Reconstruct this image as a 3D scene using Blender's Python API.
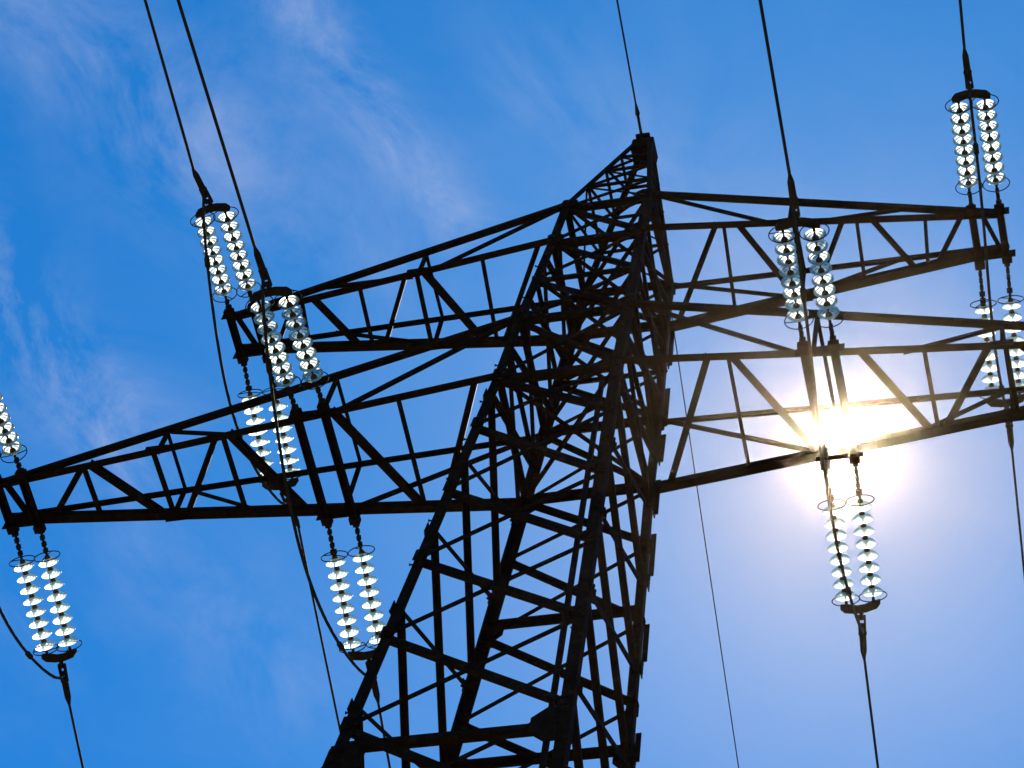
import bpy, bmesh, math, random
from mathutils import Vector, Matrix

for o in list(bpy.data.objects):
    bpy.data.objects.remove(o)
scene = bpy.context.scene
COL = scene.collection
V = Vector
rnd = random.Random(7)

# ---------------------------------------------------------------- camera, sky, sun, exposure
GROUND_TO_ARM = 29.4                       # the lower crossarm is 29.4 m above the grass
cam_d = bpy.data.cameras.new('camera')
cam = bpy.data.objects.new('camera', cam_d)
COL.objects.link(cam)
right = V((0.96735, 0.213035, 0.137294))
down = V((-0.122225, 0.866691, -0.48364))
fwd = V((-0.222024, 0.451069, 0.864432))
rot = Matrix((right, -down, -fwd)).transposed()
cam.matrix_world = Matrix.Translation((6.564, -15.185, GROUND_TO_ARM - 27.701)) @ rot.to_4x4()
cam_d.sensor_fit = 'HORIZONTAL'
cam_d.sensor_width = 36.0
cam_d.lens = 36.0 * 2844.875 / 1024.0
cam_d.clip_start = 0.1
cam_d.clip_end = 20000
scene.camera = cam

SUN_DIR = V((-0.1114, 0.4897, 0.8647)).normalized()
SUN_EL = math.asin(SUN_DIR.z)
SUN_AZ = math.atan2(SUN_DIR.x, SUN_DIR.y)

sun_d = bpy.data.lights.new('sun', 'SUN')
sun_d.energy = 5.0
sun_d.angle = math.radians(0.53)
sun_d.color = (1.0, 0.91, 0.78)
sun = bpy.data.objects.new('sun', sun_d)
sun.rotation_euler = SUN_DIR.to_track_quat('Z', 'Y').to_euler()
sun.location = SUN_DIR * 200
COL.objects.link(sun)


def build_world():
    w = bpy.data.worlds.new('World')
    scene.world = w
    w.use_nodes = True
    nt = w.node_tree
    N, L = nt.nodes, nt.links
    N.clear()

    def new(t, **k):
        n = N.new(t)
        for a, b in k.items():
            setattr(n, a, b)
        return n

    def math_(op, a, b=None, c=None, clamp=False):
        n = new('ShaderNodeMath', operation=op, use_clamp=clamp)
        for i, x in enumerate((a, b, c)):
            if x is None:
                continue
            if hasattr(x, 'is_linked'):
                L.new(x, n.inputs[i])
            else:
                n.inputs[i].default_value = x
        return n.outputs[0]

    def mixc(fac, a, b, kind='MIX'):
        n = new('ShaderNodeMix', data_type='RGBA', blend_type=kind)
        n.clamp_factor = True
        for s, x in ((n.inputs[0], fac), (n.inputs[6], a), (n.inputs[7], b)):
            if hasattr(x, 'is_linked'):
                L.new(x, s)
            elif isinstance(x, tuple):
                s.default_value = x + (1.0,)
            else:
                s.default_value = x
        return n.outputs[2]

    tc = new('ShaderNodeTexCoord')
    gen = tc.outputs['Generated']
    sky = new('ShaderNodeTexSky', sky_type='NISHITA')
    sky.sun_disc = False
    sky.sun_elevation = SUN_EL
    sky.sun_rotation = SUN_AZ % (2 * math.pi)
    sky.altitude = 300
    sky.air_density = 1.0
    sky.dust_density = 0.15
    sky.ozone_density = 3.0
    # deepen the blue of the clear air
    tint = mixc(1.0, sky.outputs[0], (0.078, 0.89, 1.55), 'MULTIPLY')
    # bright air round the sun, falling off with the angle from it
    dot = new('ShaderNodeVectorMath', operation='DOT_PRODUCT')
    L.new(gen, dot.inputs[0])
    dot.inputs[1].default_value = SUN_DIR
    ang = math_('ARCCOSINE', math_('MINIMUM', dot.outputs['Value'], 1.0))   # radians
    deg = math_('MULTIPLY', ang, 57.2958)

    def lobe(width, power=2.0):
        return math_('EXPONENT', math_('MULTIPLY', math_('POWER', math_('DIVIDE', deg, width), power), -1.0))
    soft = math_('SQRT', math_('ADD', math_('MULTIPLY', deg, deg), 2.6))
    wide = math_('EXPONENT', math_('DIVIDE', soft, -3.3))
    core = lobe(0.36, 2.0)

    # thin cirrus, laid out on a high flat layer: direction / height
    sep = new('ShaderNodeSeparateXYZ')
    L.new(gen, sep.inputs[0])
    zz = math_('MAXIMUM', sep.outputs[2], 0.05)
    cu = math_('DIVIDE', sep.outputs[0], zz)
    cv = math_('DIVIDE', sep.outputs[1], zz)
    comb = new('ShaderNodeCombineXYZ')
    L.new(cu, comb.inputs[0])
    L.new(cv, comb.inputs[1])
    (fx0, fy0), (fx1, fy1) = CLOUD_BANKS[0][:2]
    fl = math.hypot(fx1 - fx0, fy1 - fy0)
    fx, fy = (fx1 - fx0) / fl, (fy1 - fy0) / fl
    along = math_('ADD', math_('MULTIPLY', cu, fx), math_('MULTIPLY', cv, fy))
    cross = math_('SUBTRACT', math_('MULTIPLY', cv, fx), math_('MULTIPLY', cu, fy))
    mp = new('ShaderNodeCombineXYZ')
    L.new(math_('MULTIPLY', along, 0.75), mp.inputs[0])
    L.new(cross, mp.inputs[1])
    n1 = new('ShaderNodeTexNoise')
    L.new(mp.outputs[0], n1.inputs['Vector'])
    n1.inputs['Scale'].default_value = 17.0
    n1.inputs['Detail'].default_value = 9
    n1.inputs['Roughness'].default_value = 0.68
    n1.inputs['Distortion'].default_value = 0.45
    n2 = new('ShaderNodeTexNoise')
    L.new(comb.outputs[0], n2.inputs['Vector'])
    n2.inputs['Scale'].default_value = 5.0
    n2.inputs['Detail'].default_value = 3

    def streak(p, q, width):
        # soft bank of cloud along the line p-q of the layer
        (x0, y0), (x1, y1) = p, q
        ln = math.hypot(x1 - x0, y1 - y0)
        tx, ty = (x1 - x0) / ln, (y1 - y0) / ln
        du = math_('SUBTRACT', cu, x0)
        dv = math_('SUBTRACT', cv, y0)
        t = math_('ADD', math_('MULTIPLY', du, tx), math_('MULTIPLY', dv, ty))
        s = math_('ADD', math_('MULTIPLY', du, -ty), math_('MULTIPLY', dv, tx))
        s = math_('ADD', s, math_('MULTIPLY', math_('SUBTRACT', n2.outputs[0], 0.5), width * 1.6))
        over = math_('MAXIMUM', math_('SUBTRACT', math_('ABSOLUTE', math_('SUBTRACT', t, ln / 2)), ln / 2), 0.0)
        d2 = math_('ADD', math_('POWER', math_('ABSOLUTE', s), 2.0), math_('POWER', over, 2.0))
        return math_('EXPONENT', math_('DIVIDE', d2, -width * width))
    banks = None
    for p, q, wd, amp in CLOUD_BANKS:
        s = math_('MULTIPLY', streak(p, q, wd), amp)
        banks = s if banks is None else math_('ADD', banks, s)
    wisps = math_('MULTIPLY', math_('SUBTRACT', n1.outputs[0], 0.40), 3.3, clamp=True)
    cloud = math_('MULTIPLY', wisps, math_('ADD', banks, 0.07), clamp=True)
    cloud_col = (4.1, 5.1, 7.8)
    skyc = mixc(math_('MULTIPLY', cloud, 0.60), tint, cloud_col)

    def add_light(base, fac, col):
        return mixc(1.0, base, mixc(fac, (0.0, 0.0, 0.0), col), 'ADD')
    # the sky grows paler towards the horizon
    grade = math_('MULTIPLY_ADD', math_('SUBTRACT', 0.862, sep.outputs[2]), 8.0, 0.95)
    grade = math_('MINIMUM', math_('MAXIMUM', grade, 0.5), 1.5)
    wide = math_('MULTIPLY', wide, grade)
    skyc = add_light(skyc, wide, (9.0, 5.6, 0.8))
    skyc = add_light(skyc, core, (160.0, 150.0, 130.0))
    bg = new('ShaderNodeBackground')
    L.new(skyc, bg.inputs[0])
    bg.inputs[1].default_value = 0.0575
    out = new('ShaderNodeOutputWorld')
    L.new(bg.outputs[0], out.inputs[0])


def layer_point(px, py):
    # where a line of sight meets the cloud layer (direction / height)
    d = right * ((px - 512) / 2844.875) + down * ((py - 384) / 2844.875) + fwd
    return (d.x / d.z, d.y / d.z)


CLOUD_BANKS = [
    (layer_point(275, -30), layer_point(460, 225), 0.014, 0.95),
    (layer_point(-40, 5), layer_point(190, 120), 0.032, 0.60),
    (layer_point(-40, 270), layer_point(125, 430), 0.026, 1.15),
    (layer_point(250, 150), layer_point(330, 260), 0.040, 0.40),
    (layer_point(560, 110), layer_point(720, 210), 0.040, 0.35),
    (layer_point(150, 540), layer_point(280, 690), 0.030, 0.35),
    (layer_point(-60, 560), layer_point(60, 640), 0.020, 0.30),
    (layer_point(940, 320), layer_point(1100, 560), 0.040, 0.25),
]
build_world()
vs = scene.view_settings
vs.view_transform = 'Standard'
vs.look = 'None'
vs.gamma = 1.0
vs.use_curve_mapping = False
vs.exposure = 0.8
scene.cycles.max_bounces = 12
scene.cycles.transmission_bounces = 12
scene.cycles.transparent_max_bounces = 16
scene.cycles.sample_clamp_indirect = 6.0


# ---------------------------------------------------------------- materials
def new_mat(name):
    m = bpy.data.materials.new(name)
    m.use_nodes = True
    nt = m.node_tree
    return m, nt.nodes, nt.links, nt.nodes['Principled BSDF']


def steel_material(name, dark, light, rust=0.0, metallic=0.0, rough=0.72):
    m, N, L, b = new_mat(name)
    tc = N.new('ShaderNodeTexCoord')
    n = N.new('ShaderNodeTexNoise')
    n.inputs['Scale'].default_value = 5.0
    n.inputs['Detail'].default_value = 8
    n.inputs['Roughness'].default_value = 0.7
    L.new(tc.outputs['Object'], n.inputs['Vector'])
    r = N.new('ShaderNodeValToRGB')
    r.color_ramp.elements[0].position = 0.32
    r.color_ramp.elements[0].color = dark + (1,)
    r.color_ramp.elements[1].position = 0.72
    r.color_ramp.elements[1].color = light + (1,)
    L.new(n.outputs[0], r.inputs[0])
    col = r.outputs[0]
    if rust > 0:
        n2 = N.new('ShaderNodeTexNoise')
        n2.inputs['Scale'].default_value = 13.0
        n2.inputs['Detail'].default_value = 6
        L.new(tc.outputs['Object'], n2.inputs['Vector'])
        r2 = N.new('ShaderNodeValToRGB')
        r2.color_ramp.elements[0].position = 0.56
        r2.color_ramp.elements[1].position = 0.70
        L.new(n2.outputs[0], r2.inputs[0])
        mu = N.new('ShaderNodeMath')
        mu.operation = 'MULTIPLY'
        mu.inputs[1].default_value = rust
        L.new(r2.outputs[0], mu.inputs[0])
        mx = N.new('ShaderNodeMix')
        mx.data_type = 'RGBA'
        L.new(mu.outputs[0], mx.inputs[0])
        L.new(col, mx.inputs[6])
        mx.inputs[7].default_value = (0.07, 0.028, 0.014, 1)
        col = mx.outputs[2]
    L.new(col, b.inputs['Base Color'])
    b.inputs['Metallic'].default_value = metallic
    rr = N.new('ShaderNodeMapRange')
    rr.inputs['To Min'].default_value = rough - 0.15
    rr.inputs['To Max'].default_value = rough + 0.2
    L.new(n.outputs[0], rr.inputs['Value'])
    L.new(rr.outputs[0], b.inputs['Roughness'])
    b.inputs['Specular IOR Level'].default_value = 0.02
    b.inputs['IOR'].default_value = 1.25
    bp = N.new('ShaderNodeBump')
    bp.inputs['Strength'].default_value = 0.06
    bp.inputs['Distance'].default_value = 0.004
    L.new(n.outputs[0], bp.inputs['Height'])
    L.new(bp.outputs[0], b.inputs['Normal'])
    return m


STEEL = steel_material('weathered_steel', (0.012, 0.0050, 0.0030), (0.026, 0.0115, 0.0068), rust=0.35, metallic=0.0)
FITTING = steel_material('forged_fitting_steel', (0.020, 0.011, 0.008), (0.045, 0.026, 0.018), rust=0.4, metallic=0.0)
CAP = steel_material('insulator_cap_steel', (0.06, 0.035, 0.02), (0.12, 0.07, 0.04), rust=0.5, metallic=0.0)
WIRE = steel_material('stranded_conductor', (0.024, 0.015, 0.011), (0.05, 0.032, 0.025), metallic=0.0)


def glass_material():
    """ribbed toughened glass: scatters sunlight through, lets some sky show, shines at grazing angles"""
    m, N, L, b = new_mat('toughened_glass')
    N.remove(b)
    tr = N.new('ShaderNodeBsdfTransparent')
    tr.inputs['Color'].default_value = (0.66, 0.95, 0.89, 1)
    t = N.new('ShaderNodeBsdfTranslucent')
    t.inputs['Color'].default_value = (0.90, 0.985, 0.955, 1)
    g = N.new('ShaderNodeBsdfGlossy')
    g.inputs['Roughness'].default_value = 0.12
    tc = N.new('ShaderNodeTexCoord')
    n = N.new('ShaderNodeTexNoise')
    n.inputs['Scale'].default_value = 22.0
    n.inputs['Detail'].default_value = 4
    L.new(tc.outputs['Object'], n.inputs['Vector'])
    bp = N.new('ShaderNodeBump')
    bp.inputs['Strength'].default_value = 0.5
    bp.inputs['Distance'].default_value = 0.01
    L.new(n.outputs[0], bp.inputs['Height'])
    L.new(bp.outputs[0], t.inputs['Normal'])
    L.new(bp.outputs[0], g.inputs['Normal'])
    oi = N.new('ShaderNodeObjectInfo')
    mr = N.new('ShaderNodeMapRange')
    mr.inputs['To Min'].default_value = 0.70
    mr.inputs['To Max'].default_value = 0.95
    L.new(oi.outputs['Random'], mr.inputs['Value'])
    mx = N.new('ShaderNodeMixShader')
    L.new(mr.outputs[0], mx.inputs[0])
    L.new(tr.outputs[0], mx.inputs[1])
    rf = N.new('ShaderNodeBsdfRefraction')
    rf.inputs['Color'].default_value = (0.99, 0.97, 0.92, 1)
    rf.inputs['Roughness'].default_value = 0.68
    rf.inputs['IOR'].default_value = 1.5
    L.new(bp.outputs[0], rf.inputs['Normal'])
    m3 = N.new('ShaderNodeMixShader')
    m3.inputs[0].default_value = 0.12
    L.new(t.outputs[0], m3.inputs[1])
    L.new(rf.outputs[0], m3.inputs[2])
    L.new(m3.outputs[0], mx.inputs[2])
    fr = N.new('ShaderNodeFresnel')
    fr.inputs['IOR'].default_value = 1.3
    m2 = N.new('ShaderNodeMixShader')
    L.new(fr.outputs[0], m2.inputs[0])
    L.new(mx.outputs[0], m2.inputs[1])
    L.new(g.outputs[0], m2.inputs[2])
    L.new(m2.outputs[0], N['Material Output'].inputs[0])
    return m


GLASS = glass_material()


def grass_material():
    m, N, L, b = new_mat('meadow_grass')
    tc = N.new('ShaderNodeTexCoord')
    n = N.new('ShaderNodeTexNoise')
    n.inputs['Scale'].default_value = 0.35
    n.inputs['Detail'].default_value = 10
    L.new(tc.outputs['Object'], n.inputs['Vector'])
    r = N.new('ShaderNodeValToRGB')
    r.color_ramp.elements[0].color = (0.035, 0.055, 0.016, 1)
    r.color_ramp.elements[1].color = (0.10, 0.11, 0.04, 1)
    L.new(n.outputs[0], r.inputs[0])
    L.new(r.outputs[0], b.inputs['Base Color'])
    b.inputs['Roughness'].default_value = 0.9
    return m


def concrete_material():
    m, N, L, b = new_mat('footing_concrete')
    tc = N.new('ShaderNodeTexCoord')
    n = N.new('ShaderNodeTexNoise')
    n.inputs['Scale'].default_value = 9
    n.inputs['Detail'].default_value = 8
    L.new(tc.outputs['Object'], n.inputs['Vector'])
    r = N.new('ShaderNodeValToRGB')
    r.color_ramp.elements[0].color = (0.22, 0.21, 0.19, 1)
    r.color_ramp.elements[1].color = (0.38, 0.37, 0.34, 1)
    L.new(n.outputs[0], r.inputs[0])
    L.new(r.outputs[0], b.inputs['Base Color'])
    b.inputs['Roughness'].default_value = 0.9
    return m


# ---------------------------------------------------------------- helpers
def link_mesh(name, bm, mat, parent=None, smooth=False):
    me = bpy.data.meshes.new(name)
    bmesh.ops.recalc_face_normals(bm, faces=bm.faces)
    bm.to_mesh(me)
    bm.free()
    if smooth:
        for p in me.polygons:
            p.use_smooth = True
    me.materials.append(mat)
    o = bpy.data.objects.new(name, me)
    COL.objects.link(o)
    if parent:
        o.parent = parent
    return o


def thing(name, label, cat, loc=(0, 0, 0), group=None):
    o = bpy.data.objects.new(name, None)
    o.empty_display_size = 0.3
    o.location = loc
    COL.objects.link(o)
    o['label'] = label
    o['category'] = cat
    if group:
        o['group'] = group
    return o


def tag(o, label, cat, group=None):
    o['label'] = label
    o['category'] = cat
    if group:
        o['group'] = group
    return o


def frame_of(p0, p1, nrm):
    ax = (p1 - p0).normalized()
    n = (nrm - ax * nrm.dot(ax)).normalized()
    u = ax.cross(n).normalized()
    return ax, n, u


def add_angle(bm, p0, p1, w, nrm, t=None, flip=1, off=0.0):
    """rolled L section: one flange lies in the face (normal nrm), the other stands along -nrm... nrm points inward"""
    p0, p1 = V(p0), V(p1)
    t = t or max(0.007, w * 0.11)
    ax, n, u = frame_of(p0, p1, V(nrm))
    u = u * flip
    prof = [(-w / 2, 0), (w / 2, 0), (w / 2, t), (-w / 2 + t, t), (-w / 2 + t, w), (-w / 2, w)]
    rings = []
    for p in (p0, p1):
        rings.append([bm.verts.new(p + u * a + n * (b + off)) for a, b in prof])
    k = len(prof)
    for i in range(k):
        bm.faces.new((rings[0][i], rings[0][(i + 1) % k], rings[1][(i + 1) % k], rings[1][i]))
    bm.faces.new(rings[0])
    bm.faces.new(rings[1][::-1])


def add_box(bm, c, ax, ay, az):
    """box from centre and three half-axis vectors"""
    c, ax, ay, az = V(c), V(ax), V(ay), V(az)
    vs_ = [bm.verts.new(c + ax * i + ay * j + az * k) for i in (-1, 1) for j in (-1, 1) for k in (-1, 1)]
    for f in ((0, 1, 3, 2), (4, 6, 7, 5), (0, 4, 5, 1), (2, 3, 7, 6), (0, 2, 6, 4), (1, 5, 7, 3)):
        bm.faces.new([vs_[i] for i in f])


def add_bar(bm, p0, p1, wu, wn, nrm):
    p0, p1 = V(p0), V(p1)
    ax, n, u = frame_of(p0, p1, V(nrm))
    add_box(bm, (p0 + p1) / 2, (p1 - p0) / 2, u * wu / 2, n * wn / 2)


def add_tube(bm, pts, radii, seg=8, caps=True):
    pts = [V(p) for p in pts]
    if not hasattr(radii, '__len__'):
        radii = [radii] * len(pts)
    rings = []
    ref = V((0.31, 0.2, 0.93))
    for i, p in enumerate(pts):
        a = pts[max(i - 1, 0)]
        b = pts[min(i + 1, len(pts) - 1)]
        ax = (b - a).normalized()
        u = ax.cross(ref)
        if u.length < 1e-3:
            u = ax.cross(V((1, 0, 0)))
        u.normalize()
        v = ax.cross(u)
        rings.append([bm.verts.new(p + (u * math.cos(2 * math.pi * k / seg) + v * math.sin(2 * math.pi * k / seg)) * radii[i]) for k in range(seg)])
    for r0, r1 in zip(rings, rings[1:]):
        for k in range(seg):
            bm.faces.new((r0[k], r0[(k + 1) % seg], r1[(k + 1) % seg], r1[k]))
    if caps:
        bm.faces.new(rings[0][::-1])
        bm.faces.new(rings[-1])


def add_lathe(bm, prof, seg=28, closed=True):
    """profile of (radius, z) revolved about z"""
    rings = [[bm.verts.new((r * math.cos(2 * math.pi * k / seg), r * math.sin(2 * math.pi * k / seg), z)) for k in range(seg)] for r, z in prof]
    n = len(rings)
    for i in range(n if closed else n - 1):
        r0, r1 = rings[i], rings[(i + 1) % n]
        for k in range(seg):
            bm.faces.new((r0[k], r0[(k + 1) % seg], r1[(k + 1) % seg], r1[k]))


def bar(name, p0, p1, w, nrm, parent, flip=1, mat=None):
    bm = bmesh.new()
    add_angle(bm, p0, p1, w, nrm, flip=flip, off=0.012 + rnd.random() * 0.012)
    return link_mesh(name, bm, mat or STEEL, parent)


# ---------------------------------------------------------------- ground
bm = bmesh.new()
R_ = 6000
prev = None
c0 = bm.verts.new((0, 0, 0))
rings = []
for rad in (15, 60, 250, 1000, R_):
    rings.append([bm.verts.new((rad * math.cos(k * math.pi / 24), rad * math.sin(k * math.pi / 24), 0)) for k in range(48)])
for k in range(48):
    bm.faces.new((c0, rings[0][k], rings[0][(k + 1) % 48]))
for a, b in zip(rings, rings[1:]):
    for k in range(48):
        bm.faces.new((a[k], b[k], b[(k + 1) % 48], a[(k + 1) % 48]))
g = link_mesh('ground', bm, grass_material())
g['kind'] = 'structure'
g['label'] = 'grass meadow under the pylon'

# ---------------------------------------------------------------- the lattice pylon
H = GROUND_TO_ARM
LEVELS = [(0.0, 0.75), (1.492, 0.714), (3.721, 0.623), (4.798, 0.592), (7.80, 0.1225)]
Z1, Z2, Z3, Z4, Z5 = [z for z, _ in LEVELS]
KY = 1.141
LEAN = 0.041                                # metres of half-width per metre below the lower arms


def half(z):
    if z <= 0:
        return 0.75 - z * LEAN
    for (za, wa), (zb, wb) in zip(LEVELS, LEVELS[1:]):
        if z <= zb:
            return wa + (wb - wa) * (z - za) / (zb - za)
    return LEVELS[-1][1]


def corner(n, z):
    w = half(z)
    sx = -1 if n in 'AB' else 1
    sy = -1 if n in 'AC' else 1
    f = 0.985 if sy < 0 else 1.042
    x = sx * w * f
    if n == 'C' and z < 0:                      # this foot stands a little further out
        x -= z * 0.013
    if z > Z4:
        x += 0.063 * (z - Z4) / (Z5 - Z4)
    return V((x, sy * w * KY, H + z))


FACES = {'near': ('A', 'C', V((0, 1, 0))), 'far': ('B', 'D', V((0, -1, 0))),
         'west': ('A', 'B', V((1, 0, 0))), 'east': ('C', 'D', V((-1, 0, 0)))}
pylon = thing('lattice_pylon', 'tall dark steel lattice pylon with two tiers of crossarms against the bright sky', 'pylon')

LEG_STOPS = [-29.15, Z1, Z2, Z3, Z4, Z5]
legs = {}
for n in 'ABCD':
    sx = -1 if n in 'AB' else 1
    sy = -1 if n in 'AC' else 1
    bm = bmesh.new()
    stops = LEG_STOPS
    for za, zb in zip(stops, stops[1:]):
        w = 0.118 if zb <= 0.1 else (0.112 if zb <= Z4 + .1 else 0.065)
        t = 0.016
        p0, p1 = corner(n, za), corner(n, zb)
        fx, fy = V((-sx, 0, 0)), V((0, -sy, 0))
        prof = [(0, 0), (w, 0), (w, t), (t, t), (t, w), (0, w)]
        ra = [bm.verts.new(p0 + fx * a + fy * b) for a, b in prof]
        rb = [bm.verts.new(p1 + fx * a + fy * b) for a, b in prof]
        for i in range(6):
            bm.faces.new((ra[i], ra[(i + 1) % 6], rb[(i + 1) % 6], rb[i]))
        bm.faces.new(ra)
        bm.faces.new(rb[::-1])
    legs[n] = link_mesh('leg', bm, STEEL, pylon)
    # concrete footing of the leg
    bm = bmesh.new()
    p = corner(n, -29.3)
    add_box(bm, (p.x, p.y, 0.05), (0.38, 0, 0), (0, 0.38, 0), (0, 0, 0.25))
    bmesh.ops.bevel(bm, geom=bm.edges[:], offset=0.03, segments=2, affect='EDGES')
    link_mesh('footing', bm, concrete_material() if n == 'A' else bpy.data.materials['footing_concrete'], legs[n])
    # step bolts up the leg
    if n in 'AC':
        z = -8.6
        k = 0
        while z < Z4:
            p = corner(n, z)
            d_ = V((-0.3 if k % 2 else 0, -1, 0)) if n == 'C' else V((-1, -0.2, 0))
            q = p + V((-sx * 0.07, -0.01 if n == 'C' else 0.05, 0))
            if n == 'A':
                q = p + V((0, 0.07, 0))
            bm = bmesh.new()
            d_.normalize()
            add_tube(bm, [q, q + d_ * 0.06], 0.009, 6)
            add_tube(bm, [q + d_ * 0.06, q + d_ * 0.072], 0.016, 6)
            link_mesh('step_bolt', bm, STEEL, legs[n])
            z += 0.9
            k += 1


def gusset(n, z, face, size, parent=None):
    """bolted plate in a face at a leg node"""
    a, b, inn = FACES[face]
    p = corner(n, z)
    q = corner(b if n == a else a, z)
    along = (q - p).normalized()
    up = (corner(n, z + .5) - corner(n, z - .5)).normalized()
    w, h = size
    bm = bmesh.new()
    pts = [(-0.01, -h / 2), (w * .6, -h / 2), (w, -h * .22), (w, h * .22), (w * .6, h / 2), (-0.01, h / 2)]
    off = -0.012 - rnd.random() * 0.006
    r0 = [bm.verts.new(p + along * x + up * y + inn * off) for x, y in pts]
    r1 = [bm.verts.new(p + along * x + up * y + inn * (off - 0.012)) for x, y in pts]
    bm.faces.new(r0)
    bm.faces.new(r1[::-1])
    for i in range(6):
        bm.faces.new((r0[i], r0[(i + 1) % 6], r1[(i + 1) % 6], r1[i]))
    # bolt heads
    for bx in (0.05, 0.11):
        for by in (-h * .3, 0, h * .3):
            c = p + along * bx + up * by + inn * (off - 0.012)
            add_tube(bm, [c, c - inn * 0.014], 0.016, 6)
    return link_mesh('gusset_plate', bm, STEEL, parent or legs[n])


def brace(face, na, za, nb, zb, w, name='diagonal_brace', flip=1):
    inn = FACES[face][2]
    return bar(name, corner(na, za), corner(nb, zb), w, inn, pylon, flip)


# lower body: X panels of the near and far faces, staggered X panels of the side faces
NODES_NF = [0.0, -1.15, -2.6, -4.05, -5.52, -7.1, -8.8]
for face in ('near', 'far'):
    a, b, _ = FACES[face]
    for za, zb in zip(NODES_NF, NODES_NF[1:]):
        brace(face, a, za, b, zb, 0.07 if face == 'near' else 0.068)
        brace(face, a, zb, b, za, 0.048, flip=-1)
    for z in NODES_NF[1:-1]:
        for n in (a, b):
            gusset(n, z, face, (0.13, 0.20))
NODES_S = [-0.4, -1.9, -3.45, -5.0, -6.75, -8.6]
for face in ('west', 'east'):
    a, b, _ = FACES[face]
    for za, zb in zip(NODES_S, NODES_S[1:]):
        brace(face, a, za, b, zb, 0.07)
        brace(face, a, zb, b, za, 0.05, flip=-1)
    for z in NODES_S[:-1]:
        for n in (a, b):
            gusset(n, z, face, (0.12, 0.18))
# level struts of the lower body
for face, z in (('far', -2.4), ('far', -4.78), ('near', -7.4), ('near', -4.78 - 4.7)):
    a, b, _ = FACES[face]
    brace(face, a, z, b, z, 0.085, 'level_strut')
gusset('C', -7.45, 'near', (0.36, 0.55))
gusset('A', -7.75, 'near', (0.34, 0.55))
gusset('A', -7.75, 'west', (0.3, 0.5))
gusset('B', -4.78, 'far', (0.34, 0.42))
gusset('D', -4.78, 'far', (0.22, 0.40))
gusset('B', -2.4, 'far', (0.2, 0.34))

# body between the arms
NODES_U = [Z1, Z2, 2.6, Z3, Z4]
for face in ('near', 'far'):
    a, b, _ = FACES[face]
    for za, zb in zip(NODES_U, NODES_U[1:]):
        brace(face, a, zb, b, za, 0.058)
        brace(face, a, za, b, zb, 0.045, flip=-1)
    for z in (Z1, Z2, Z3, Z4):
        brace(face, a, z, b, z, 0.095 if z in (Z1, Z3) else 0.085, 'level_strut')
        for n in (a, b):
            gusset(n, z, face, (0.20, 0.28))
NODES_SU = [-0.4, 0.75, 2.05, 3.2, 4.3]
for face in ('west', 'east'):
    a, b, _ = FACES[face]
    for za, zb in zip(NODES_SU, NODES_SU[1:]):
        brace(face, a, za, b, zb, 0.06)
        brace(face, a, zb, b, za, 0.05, flip=-1)
    for z in (Z1, Z2, Z3, Z4):
        brace(face, a, z, b, z, 0.075, 'level_strut')
for face in FACES:
    a, b, _ = FACES[face]
    brace(face, a, 2.6, b, 2.6, 0.05, 'level_strut')
    if face in ('west', 'east'):
        brace(face, a, 0.75, b, 0.75, 0.05, 'level_strut')
for z in (Z1, Z2, 2.6, Z3, Z4):
    for na, nb in (('A', 'D'), ('B', 'C')):
        bar('plan_brace', corner(na, z) + V((0, 0, .03)), corner(nb, z) + V((0, 0, .03)), 0.055, V((0, 0, 1)), pylon)

# peak
NODES_P = [Z4, 5.7, 6.45, 7.1]
for face in FACES:
    a, b, _ = FACES[face]
    for i, (za, zb) in enumerate(zip(NODES_P, NODES_P[1:])):
        brace(face, a, za, b, zb, 0.03, 'peak_brace')
        if i < 1 or face in ('near', 'far'):
            brace(face, a, zb, b, za, 0.026, 'peak_brace', -1)
    for z in NODES_P[1:]:
        brace(face, a, z, b, z, 0.036, 'peak_strut')
bm = bmesh.new()
tc_ = (corner('A', Z5) + corner('D', Z5)) / 2
add_box(bm, tc_ + V((0, 0, -0.12)), (0.15, 0, 0), (0, 0.165, 0), (0, 0, 0.15))
add_box(bm, tc_ + V((0, 0, 0.05)), (0.10, 0, 0), (0, 0.22, 0), (0, 0, 0.018))
bmesh.ops.bevel(bm, geom=bm.edges[:], offset=0.012, segments=1, affect='EDGES')
link_mesh('peak_cap', bm, STEEL, pylon)

# splice plates standing proud on the outer corner of one leg
for z0, z1 in ((2.75, 3.55), (1.35, 2.2), (0.55, 1.15), (-0.55, 0.15), (-1.75, -0.95), (-3.3, -2.65), (-4.95, -4.5)):
    bm = bmesh.new()
    p0, p1 = corner('D', z0) + V((0.012, -0.01, 0)), corner('D', z1) + V((0.012, -0.01, 0))
    add_angle(bm, p0, p1, 0.06, V((1, 0, 0)), t=0.014)
    link_mesh('splice_plate', bm, STEEL, legs['D'])
# cable ladder rail beside the near leg
bm = bmesh.new()
add_angle(bm, corner('C', -8.5) + V((-0.205, 0.02, 0)), corner('C', -0.4) + V((-0.205, 0.02, 0)), 0.05, V((0, 1, 0)))
link_mesh('ladder_rail', bm, STEEL, pylon)

# members below the picture, down to the footings
bm = bmesh.new()
zz_ = [-8.8, -11.2, -14.0, -17.2, -20.9, -25.0, -28.9]
for face in FACES:
    a, b, inn = FACES[face]
    for za, zb in zip(zz_, zz_[1:]):
        add_angle(bm, corner(a, za), corner(b, zb), 0.08, inn, off=0.012)
        add_angle(bm, corner(a, zb), corner(b, za), 0.08, inn, off=0.03, flip=-1)
        add_angle(bm, corner(a, zb), corner(b, zb), 0.08, inn, off=0.05)
lb = link_mesh('lower_bracing', bm, STEEL, pylon)
lb['kind'] = 'stuff'

# ---- crossarms
LOW_TIP, LOW_TY = 6.932, 0.243
UP_TIP, UP_TY = 4.897, 0.2355
STR = 0.3325
MID = 3.10


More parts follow.
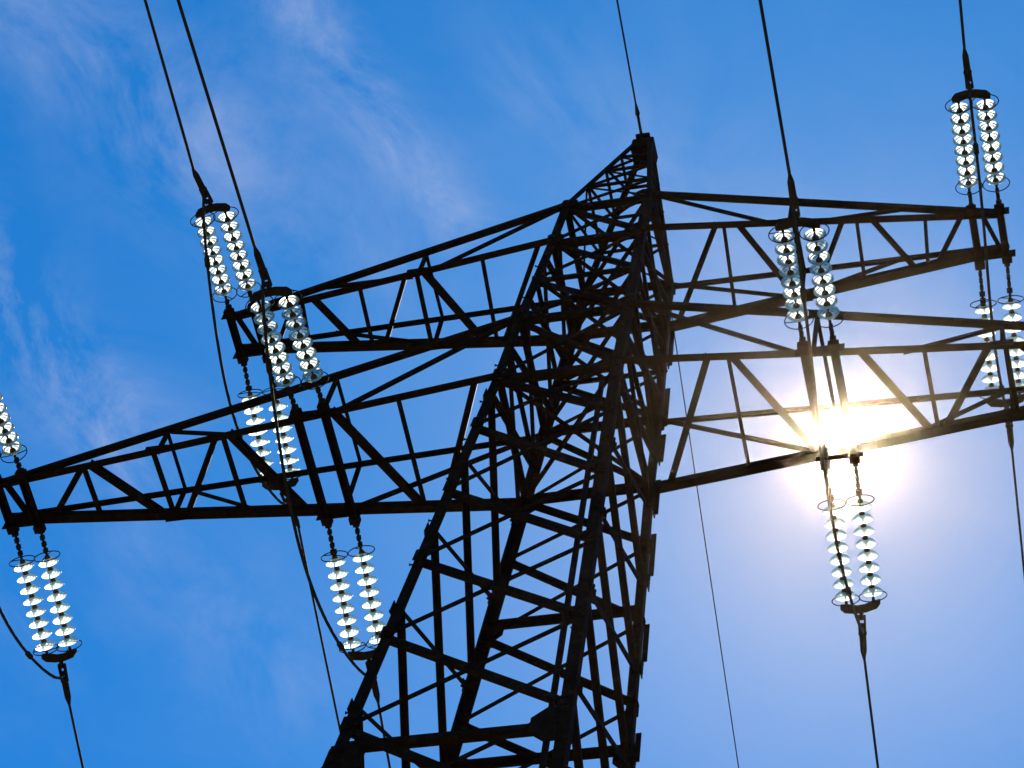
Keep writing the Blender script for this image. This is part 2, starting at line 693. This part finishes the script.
def crossarm(sx, zb, zt, tip, ty, frames, mid=None, big=False):
    """four chords welded at the tip: the arm itself; its lattice members hang under it"""
    nb, fb = ('A', 'B') if sx < 0 else ('C', 'D')
    X = lambda v: V((sx * v, 0, 0))
    root = {('n', 'b'): corner(nb, zb), ('f', 'b'): corner(fb, zb), ('n', 't'): corner(nb, zt), ('f', 't'): corner(fb, zt)}
    tips = {}
    for q, s in (('n', -1), ('f', 1)):
        tips[(q, 'b')] = V((sx * tip, s * ty, H + zb))
        tips[(q, 't')] = V((sx * tip, s * ty, H + zb + 0.07))

    def at(q, l, x):
        a, b = root[(q, l)], tips[(q, l)]
        t = (x - abs(a.x)) / (tip - abs(a.x))
        return a.lerp(b, t)
    wid = {('n', 'b'): 0.088, ('f', 'b'): 0.105, ('n', 't'): 0.074, ('f', 't'): 0.056}
    bm = bmesh.new()
    for (q, l), a in root.items():
        s = 1 if q == 'n' else -1
        add_angle(bm, a + (a - tips[(q, l)]).normalized() * 0.08, tips[(q, l)] + X(0.04), wid[(q, l)], V((0, s, 0)) if l == 't' else V((0, 0, 1)),
                  flip=(1 if sx > 0 else -1) * (1 if l == 't' else (1 if q == 'n' else -1)), off=(-0.02 if l == 't' else -0.01))
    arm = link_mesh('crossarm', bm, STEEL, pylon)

    def member(name, p, q, w, nrm, flip=1):
        return bar(name, p, q, w, nrm, arm, flip)
    up, dn = V((0, 0, 1)), V((0, 0, -1))
    # bottom face lattice
    for kind, x0, x1, w in frames['bottom']:
        if sx > 0:                          # the two arms are the same piece turned half round
            x0, x1 = x1, x0
        member('bottom_brace' if kind == 'd' else 'bottom_strut', at('n', 'b', x0), at('f', 'b', x1), w, up, sx)
    # cross frames: verticals and top strut
    for x in frames['cross']:
        member('cross_frame_post', at('n', 'b', x), at('n', 't', x), 0.045, V((0, 1, 0)))
        member('cross_frame_post', at('f', 'b', x), at('f', 't', x), 0.045, V((0, -1, 0)))
        member('cross_frame_strut', at('n', 't', x), at('f', 't', x), 0.045, dn)
    for q, s in (('n', 1), ('f', -1)):
        for l0, x0, l1, x1, w in frames['side']:
            member('side_brace', at(q, l0, x0), at(q, l1, x1), w, V((0, s, 0)), sx)
    # cross beams that carry the strings
    spots = [tip, tip - STR] + ([mid, mid - STR] if mid else [])
    for i, x in enumerate(spots):
        p, q = at('n', 'b', x), at('f', 'b', x)
        e = (q - p).normalized()
        bm = bmesh.new()
        add_bar(bm, p - e * 0.09, q + e * 0.09, 0.088, 0.016, up)
        for s in (-1, 1):
            c0_, c1_ = p - e * 0.085 + V((s * 0.039, 0, -0.037)), q + e * 0.085 + V((s * 0.039, 0, -0.037))
            add_bar(bm, c0_, c1_, 0.009, 0.074, up)
        for c, d in ((p, -1), (q, 1)):
            add_box(bm, c + e * d * 0.10 + V((0, 0, -0.02)), (0.06, 0, 0), e * 0.045, (0, 0, 0.05))
        bmesh.ops.translate(bm, verts=bm.verts, vec=(0, 0, -0.02))
        link_mesh('string_beam', bm, STEEL, arm)
    for q, s in (('n', 1), ('f', -1)):
        for x in ((tip - 0.16,) if not mid else (tip - 0.16, mid - 0.16)):
            c = at(q, 'b', x)
            bm = bmesh.new()
            add_box(bm, c + V((0, -s * 0.035, -0.012)), (0.27, 0, 0), (0, 0.006, 0), (0, 0, 0.085))
            link_mesh('tip_plate' if x > tip - 1 else 'string_plate', bm, STEEL, arm)
    for x in frames['cross']:
        for q, s in (('n', 1), ('f', -1)):
            c = at(q, 'b', x)
            bm = bmesh.new()
            add_box(bm, c + V((0, -s * 0.03, 0.0)), (0.13, 0, 0), (0, 0.005, 0), (0, 0, 0.065))
            link_mesh('node_plate', bm, STEEL, arm)
    return arm


LOW_FRAMES = {
    'bottom': [('d', 6.87, 6.70, .06), ('d', 5.85, 6.41, .075), ('s', 5.85, 5.83, .05), ('d', 5.78, 5.08, .085), ('s', 4.96, 4.94, .05),
               ('d', 4.15, 4.77, .07), ('s', 4.07, 4.06, .05), ('d', 4.0, 3.36, .09), ('d', 2.72, 1.95, .085), ('s', 1.9, 1.92, .045), ('d', 0.96, 1.70, .075)],
    'cross': [4.9, 2.85],
    'side': [('t', 4.9, 'b', 3.85, .06), ('b', 2.75, 't', 0.76, .07)],
}
UP_FRAMES = {
    'bottom': [('d', 4.84, 4.68, .055), ('d', 4.05, 4.44, .055), ('s', 3.94, 4.0, .045), ('d', 3.8, 3.36, .075), ('s', 3.15, 3.18, .045), ('d', 2.52, 3.02, .06),
               ('s', 2.38, 2.42, .05), ('d', 2.3, 1.74, .08), ('s', 1.5, 1.57, .045), ('d', .74, 1.48, .065)],
    'cross': [2.36],
    'side': [('t', 3.7, 'b', 2.45, .06), ('b', 2.25, 't', 0.64, .06)],
}
for sx in (-1, 1):
    crossarm(sx, Z1, Z2, LOW_TIP, LOW_TY, LOW_FRAMES, MID, True)
    crossarm(sx, Z3, Z4, UP_TIP, UP_TY, UP_FRAMES)

# ---------------------------------------------------------------- insulator sets
SETS = {
    'ul_n': ((-4.897, -0.236, 33.121), (-4.564, -0.236, 33.121), (-4.792, -1.871, 32.832), (-4.478, -1.899, 32.82), (-4.715, -1.885, 32.797), (0.0674, -0.9828, -0.172)),
    'ul_f': ((-4.897, 0.236, 33.121), (-4.564, 0.236, 33.121), (-4.958, 2.083, 32.82), (-4.615, 2.085, 32.823), (-4.677, 2.092, 32.857), (-0.0248, 0.9871, -0.1579)),
    'll_n': ((-6.932, -0.243, 29.4), (-6.599, -0.243, 29.4), (-6.852, -1.943, 29.06), (-6.519, -1.943, 29.06), (-6.685, -1.943, 29.06), (0.0537, -0.9828, -0.1769)),
    'll_f': ((-6.932, 0.243, 29.4), (-6.599, 0.243, 29.4), (-6.937, 2.039, 29.134), (-6.628, 2.013, 29.126), (-6.79, 2.025, 29.127), (-0.0436, 0.9854, -0.1646)),
    'lm_n': ((-3.1, -0.623, 29.4), (-2.768, -0.656, 29.4), (-3.062, -2.388, 29.06), (-2.732, -2.4, 29.064), (-2.911, -2.394, 29.057), (0.0422, -0.9826, -0.181)),
    'lm_f': ((-3.1, 0.623, 29.4), (-2.768, 0.656, 29.4), (-3.151, 2.454, 29.105), (-2.812, 2.431, 29.116), (-2.962, 2.444, 29.116), (-0.0415, 0.9857, -0.1631)),
    'ur_n': ((4.897, -0.236, 33.121), (4.564, -0.236, 33.121), (4.932, -1.949, 32.81), (4.631, -1.958, 32.809), (4.756, -1.955, 32.809), (0.0618, -0.9823, -0.1766)),
    'ur_f': ((4.897, 0.236, 33.121), (4.564, 0.236, 33.121), (4.813, 2.128, 32.81), (4.481, 2.138, 32.808), (4.653, 2.133, 32.809), (-0.0409, 0.986, -0.1619)),
    'rm_n': ((3.1, -0.623, 29.4), (2.768, -0.656, 29.4), (3.155, -2.344, 29.085), (2.826, -2.369, 29.087), (2.997, -2.357, 29.087), (0.0382, -0.9831, -0.1788)),
    'rm_f': ((3.1, 0.623, 29.4), (2.768, 0.656, 29.4), (3.048, 2.501, 29.094), (2.735, 2.52, 29.099), (2.861, 2.509, 29.093), (-0.0369, 0.9861, -0.1617)),
}
SET_LABELS = {
    'ul_n': 'bright glass double insulator string reaching towards the viewer from the upper left crossarm tip',
    'ul_f': 'pale double insulator string behind the upper left tip, seen through the lower crossarm',
    'll_n': 'cropped glass insulator string at the picture edge above the lower left crossarm tip',
    'll_f': 'pale green double insulator string hanging away below the lower left crossarm tip',
    'lm_n': 'bright double insulator string overlapping the upper left arm end, fixed to the lower left crossarm',
    'lm_f': 'pale double insulator string below the middle of the lower left crossarm, beside the pylon leg',
    'ur_n': 'topmost bright double insulator string rising from the upper right crossarm tip',
    'ur_f': 'double insulator string behind the upper right tip, crossing the lower right crossarm',
    'rm_n': 'glowing double insulator string in front of the upper right crossarm, just above the sun',
    'rm_f': 'double insulator string hanging just below the sun under the lower right crossarm',
}

# one glass disc and its metal cap, axis along +z from the tower outwards
PITCH = 0.150
bm = bmesh.new()
add_lathe(bm, [(0.030, -0.040), (0.050, -0.037), (0.078, -0.022), (0.103, -0.001), (0.121, 0.020), (0.121, 0.028), (0.115, 0.027)], 32, False)
add_lathe(bm, [(0.100, -0.005), (0.098, 0.020), (0.095, 0.020)], 32, False)
add_lathe(bm, [(0.074, -0.022), (0.072, 0.010), (0.069, 0.010)], 32, False)
DISC = link_mesh('glass_disc', bm, GLASS, None, True)
bm = bmesh.new()
add_lathe(bm, [(0.011, -0.078), (0.024, -0.074), (0.030, -0.062), (0.032, -0.046), (0.039, -0.028), (0.039, -0.014), (0.030, 0.010), (0.011, 0.016), (0.010, 0.076)], 16)
CAPO = link_mesh('disc_cap', bm, CAP, None, True)
bm = bmesh.new()
pts = [(0.158 * math.cos(a), 0.158 * math.sin(a), 0) for a in [2 * math.pi * k / 40 for k in range(41)]]
add_tube(bm, pts, 0.0065, 6, caps=False)
add_tube(bm, [(-0.158, 0, 0), (0, 0, -0.02), (0.158, 0, 0)], 0.006, 6)
RING = link_mesh('arcing_ring', bm, FITTING, None, True)
protos = [DISC, CAPO, RING]


def put(proto, mat4, parent):
    c = proto.copy()
    COL.objects.link(c)
    c.parent = parent
    c.matrix_local = mat4
    return c


def build_set(key):
    A, B, EA, EB, W, wd = [V(x) for x in SETS[key]]
    base = (A + B) / 2
    t = thing('insulator_set', SET_LABELS[key], 'insulator', base, 'tension insulator sets on the pylon')
    for P, E in ((A, EA), (B, EB)):
        d = (E - P).normalized()
        P = P + d * 0.08
        L = (E - P).length
        q = d.to_track_quat('Z', 'Y')
        start = L - 8 * PITCH - 0.02            # link rods between the beam and the first cap
        M = Matrix.Translation(P - base) @ q.to_matrix().to_4x4()
        bm = bmesh.new()
        # shackle, links and rod
        add_tube(bm, [(0, 0, -0.03), (0, 0, 0.07)], 0.030, 8)
        add_tube(bm, [(0, 0, 0.05), (0, 0, start - 0.09)], 0.017, 8)
        k = 0.10
        while k < start - 0.10:
            add_box(bm, (0, 0, k), (0.022 if int(k * 20) % 2 else 0.034, 0, 0), (0, 0.030, 0), (0, 0, 0.026))
            k += 0.085
        s = link_mesh('insulator_string', bm, FITTING, t)
        s.matrix_local = M
        bm = bmesh.new()
        add_tube(bm, [(0, 0, start + 8 * PITCH - 0.06), (0, 0, L + 0.03)], 0.018, 8)
        link_mesh('ball_socket', bm, FITTING, s)
        for i in range(8):
            z = start + i * PITCH
            rz = Matrix.Rotation(rnd.random() * 6.28, 4, 'Z')
            tilt = Matrix.Rotation(math.radians(rnd.uniform(-3, 3)), 4, 'X')
            put(DISC, Matrix.Translation((0, 0, z)) @ tilt @ rz, s)
            put(CAPO, Matrix.Translation((0, 0, z)), s)
        spin = Matrix.Rotation(rnd.random() * 3.1, 4, 'Z')
        put(RING, Matrix.Translation((0, 0, start - 0.06)) @ spin, s)
        put(RING, Matrix.Translation((0, 0, start + 7 * PITCH + 0.07)) @ Matrix.Rotation(math.pi, 4, 'X') @ spin, s)
    # yoke plate joining both strings
    across = (EB - EA).normalized()
    out = ((EA + EB) / 2 - base).normalized()
    nz = across.cross(out).normalized()
    Lh = (EB - EA).length / 2
    c = (EA + EB) / 2 - base
    bm = bmesh.new()
    prof = [(-Lh - .07, -0.045), (-Lh - .075, 0.0), (-Lh - .03, 0.05), (-Lh * .4, 0.078), (Lh * .4, 0.078), (Lh + .03, 0.05), (Lh + .075, 0.0), (Lh + .07, -0.045),
            (Lh * .8, -0.03), (Lh * .3, -0.005), (-Lh * .3, -0.005), (-Lh * .8, -0.03)]
    r0 = [bm.verts.new(c + across * x + out * y + nz * 0.028) for x, y in prof]
    r1 = [bm.verts.new(c + across * x + out * y - nz * 0.028) for x, y in prof]
    bm.faces.new(r0)
    bm.faces.new(r1[::-1])
    for i in range(len(prof)):
        j = (i + 1) % len(prof)
        bm.faces.new((r0[i], r0[j], r1[j], r1[i]))
    link_mesh('yoke_plate', bm, FITTING, t)
    # dead-end clamp: shackle straps, turnbuckle and the compression sleeve that grips the wire
    s0 = c + out * 0.07
    s1 = (W + wd * 0.62) - base
    ax = (s1 - s0).normalized()
    side = ax.cross(nz).normalized()
    bm = bmesh.new()
    ln = (s1 - s0).length
    add_tube(bm, [s0 - ax * 0.04, s0 + ax * 0.10], 0.026, 8)
    for k in (-1, 1):
        add_bar(bm, s0 + ax * 0.05 + side * 0.036 * k, s0 + ax * (ln * .48) + side * 0.032 * k, 0.022, 0.05, nz)
    add_tube(bm, [s0 + ax * (ln * .28), s0 + ax * (ln * .36)], 0.034, 8)
    add_tube(bm, [s0 + ax * (ln * .42), s0 + ax * (ln * .50), s0 + ax * (ln * .54), s0 + ax * (ln * .90), s0 + ax * (ln * 1.08)], [0.044, 0.052, 0.042, 0.038, 0.016], 10)
    link_mesh('dead_end_clamp', bm, FITTING, t)
    # lug where the jumper leaves
    bm = bmesh.new()
    j0 = s0 + ax * (ln * .42)
    add_tube(bm, [j0, j0 + V((0, 0, -0.06)), j0 + V((0, 0, -0.10)) - ax * 0.05], [0.022, 0.022, 0.018], 8)
    link_mesh('jumper_lug', bm, FITTING, t)
    return base + s1, wd, base + j0 + V((0, 0, -0.10)) - ax * 0.05


ENDS = {k: build_set(k) for k in SETS}
for p in protos:
    bpy.data.objects.remove(p)


# ---------------------------------------------------------------- wires
def wire_path(P, d, length=300.0, c=0.00058):
    ts = [0, .5, 1, 2, 3, 5, 8, 12, 18, 26, 36, 50, 70, 95, 125, 155, 190, 225, 262, length]
    return [P + d * t + V((0, 0, c * t * t)) for t in ts]


def wire(name, label, P, d, r, group):
    bm = bmesh.new()
    add_tube(bm, wire_path(P, d), r, 8)
    o = link_mesh(name, bm, WIRE, None, True)
    return tag(o, label, 'power line', group)


WIRE_LABELS = {
    'ul_n': 'dark conductor running up from the upper left crossarm, outermost wire at the top',
    'lm_n': 'dark conductor running up from the lower left crossarm middle, second wire at the top',
    'rm_n': 'dark conductor running up from the glowing insulators above the sun',
    'ur_n': 'dark conductor running up from the topmost bright insulator pair',
    'ul_f': 'thin conductor dropping away in open sky left of the pylon leg',
    'll_f': 'thin conductor dropping from the pale insulators under the lower left tip',
    'lm_f': 'thin conductor dropping behind the lowest part of the pylon leg',
    'rm_f': 'thin conductor dropping from the double insulators just below the sun',
    'ur_f': 'thin conductor dropping below the lower right crossarm at the picture edge',
}
for k, lab in WIRE_LABELS.items():
    P, d, _ = ENDS[k]
    wire('conductor', lab, P - d * 0.10, d, 0.0185 if k.endswith('n') else 0.016, 'conductors on the insulator sets')

for nm, P, d, lab in (('n', (0.046, -0.10, 37.248), (0.0585, -0.9826, -0.1761), 'thin earth wire rising from the pylon peak to the top of the picture'),
                      ('f', (0.085, 0.20, 37.19), (-0.0327, 0.9864, -0.1611), 'hair thin earth wire dropping from the peak through open sky between pylon and sun')):
    P, d = V(P), V(d).normalized()
    wire('earth_wire', lab, P, d, 0.013 if nm == 'n' else 0.009, 'earth wires at the peak')
    bm = bmesh.new()
    add_tube(bm, [P - d * .08, P + d * .10, P + d * .16, P + d * .42, P + d * .46, P + d * .62], [.03, .03, .02, .02, .034, .014], 8)
    link_mesh('earth_wire_clamp', bm, FITTING, pylon)

JUMPERS = {
    'ul': (1.0, 'slack jumper loop hanging below the upper left crossarm tip'),
    'll': (1.0, 'slack jumper loop at the picture edge under the lower left crossarm tip'),
    'lm': (1.15, 'slack jumper loop through the middle of the lower left crossarm, past the green tinged glass'),
    'rm': (0.95, 'slack jumper loop passing in front of the sun at the lower right crossarm'),
    'ur': (0.9, 'slack jumper loop between the two strings at the upper right crossarm tip'),
}
for k, (sag, lab) in JUMPERS.items():
    p, q = ENDS[k + '_n'][2], ENDS[k + '_f'][2]
    pts = []
    for i in range(33):
        t = i / 32
        s = math.sin(math.pi * t) ** 0.75
        pts.append(p.lerp(q, t) + V((0.02 * math.sin(7 * t), 0, -sag * s)))
    bm = bmesh.new()
    add_tube(bm, pts, 0.0185, 8)
    o = link_mesh('jumper_cable', bm, WIRE, None, True)
    tag(o, lab, 'jumper cable', 'jumper loops under the arms')
    for t in (4, 26):
        bm = bmesh.new()
        a, b = pts[t], pts[t + 1]
        add_tube(bm, [a, a.lerp(b, .2), a.lerp(b, .8), b], [0.018, 0.034, 0.034, 0.018], 8)
        link_mesh('jumper_sleeve', bm, FITTING, o)

# ---------------------------------------------------------------- added scattering volume: veils the steel near the sun like lens glare
bm = bmesh.new()
add_box(bm, (0, 0, (38.6 - 1.0) / 2), (6100, 0, 0), (0, 6100, 0), (0, 0, (38.6 + 1.0) / 2))
m = bpy.data.materials.new('sun_glare_volume')
m.use_nodes = True
nt = m.node_tree
nt.nodes.remove(nt.nodes['Principled BSDF'])
pv = nt.nodes.new('ShaderNodeVolumePrincipled')
pv.inputs['Density'].default_value = 0.00007
pv.inputs['Anisotropy'].default_value = 0.9967
pv.inputs['Color'].default_value = (1.0, 0.74, 0.50, 1)
nt.links.new(pv.outputs[0], nt.nodes['Material Output'].inputs['Volume'])
hz = link_mesh('glare_haze', bm, m)
hz['kind'] = 'stuff'
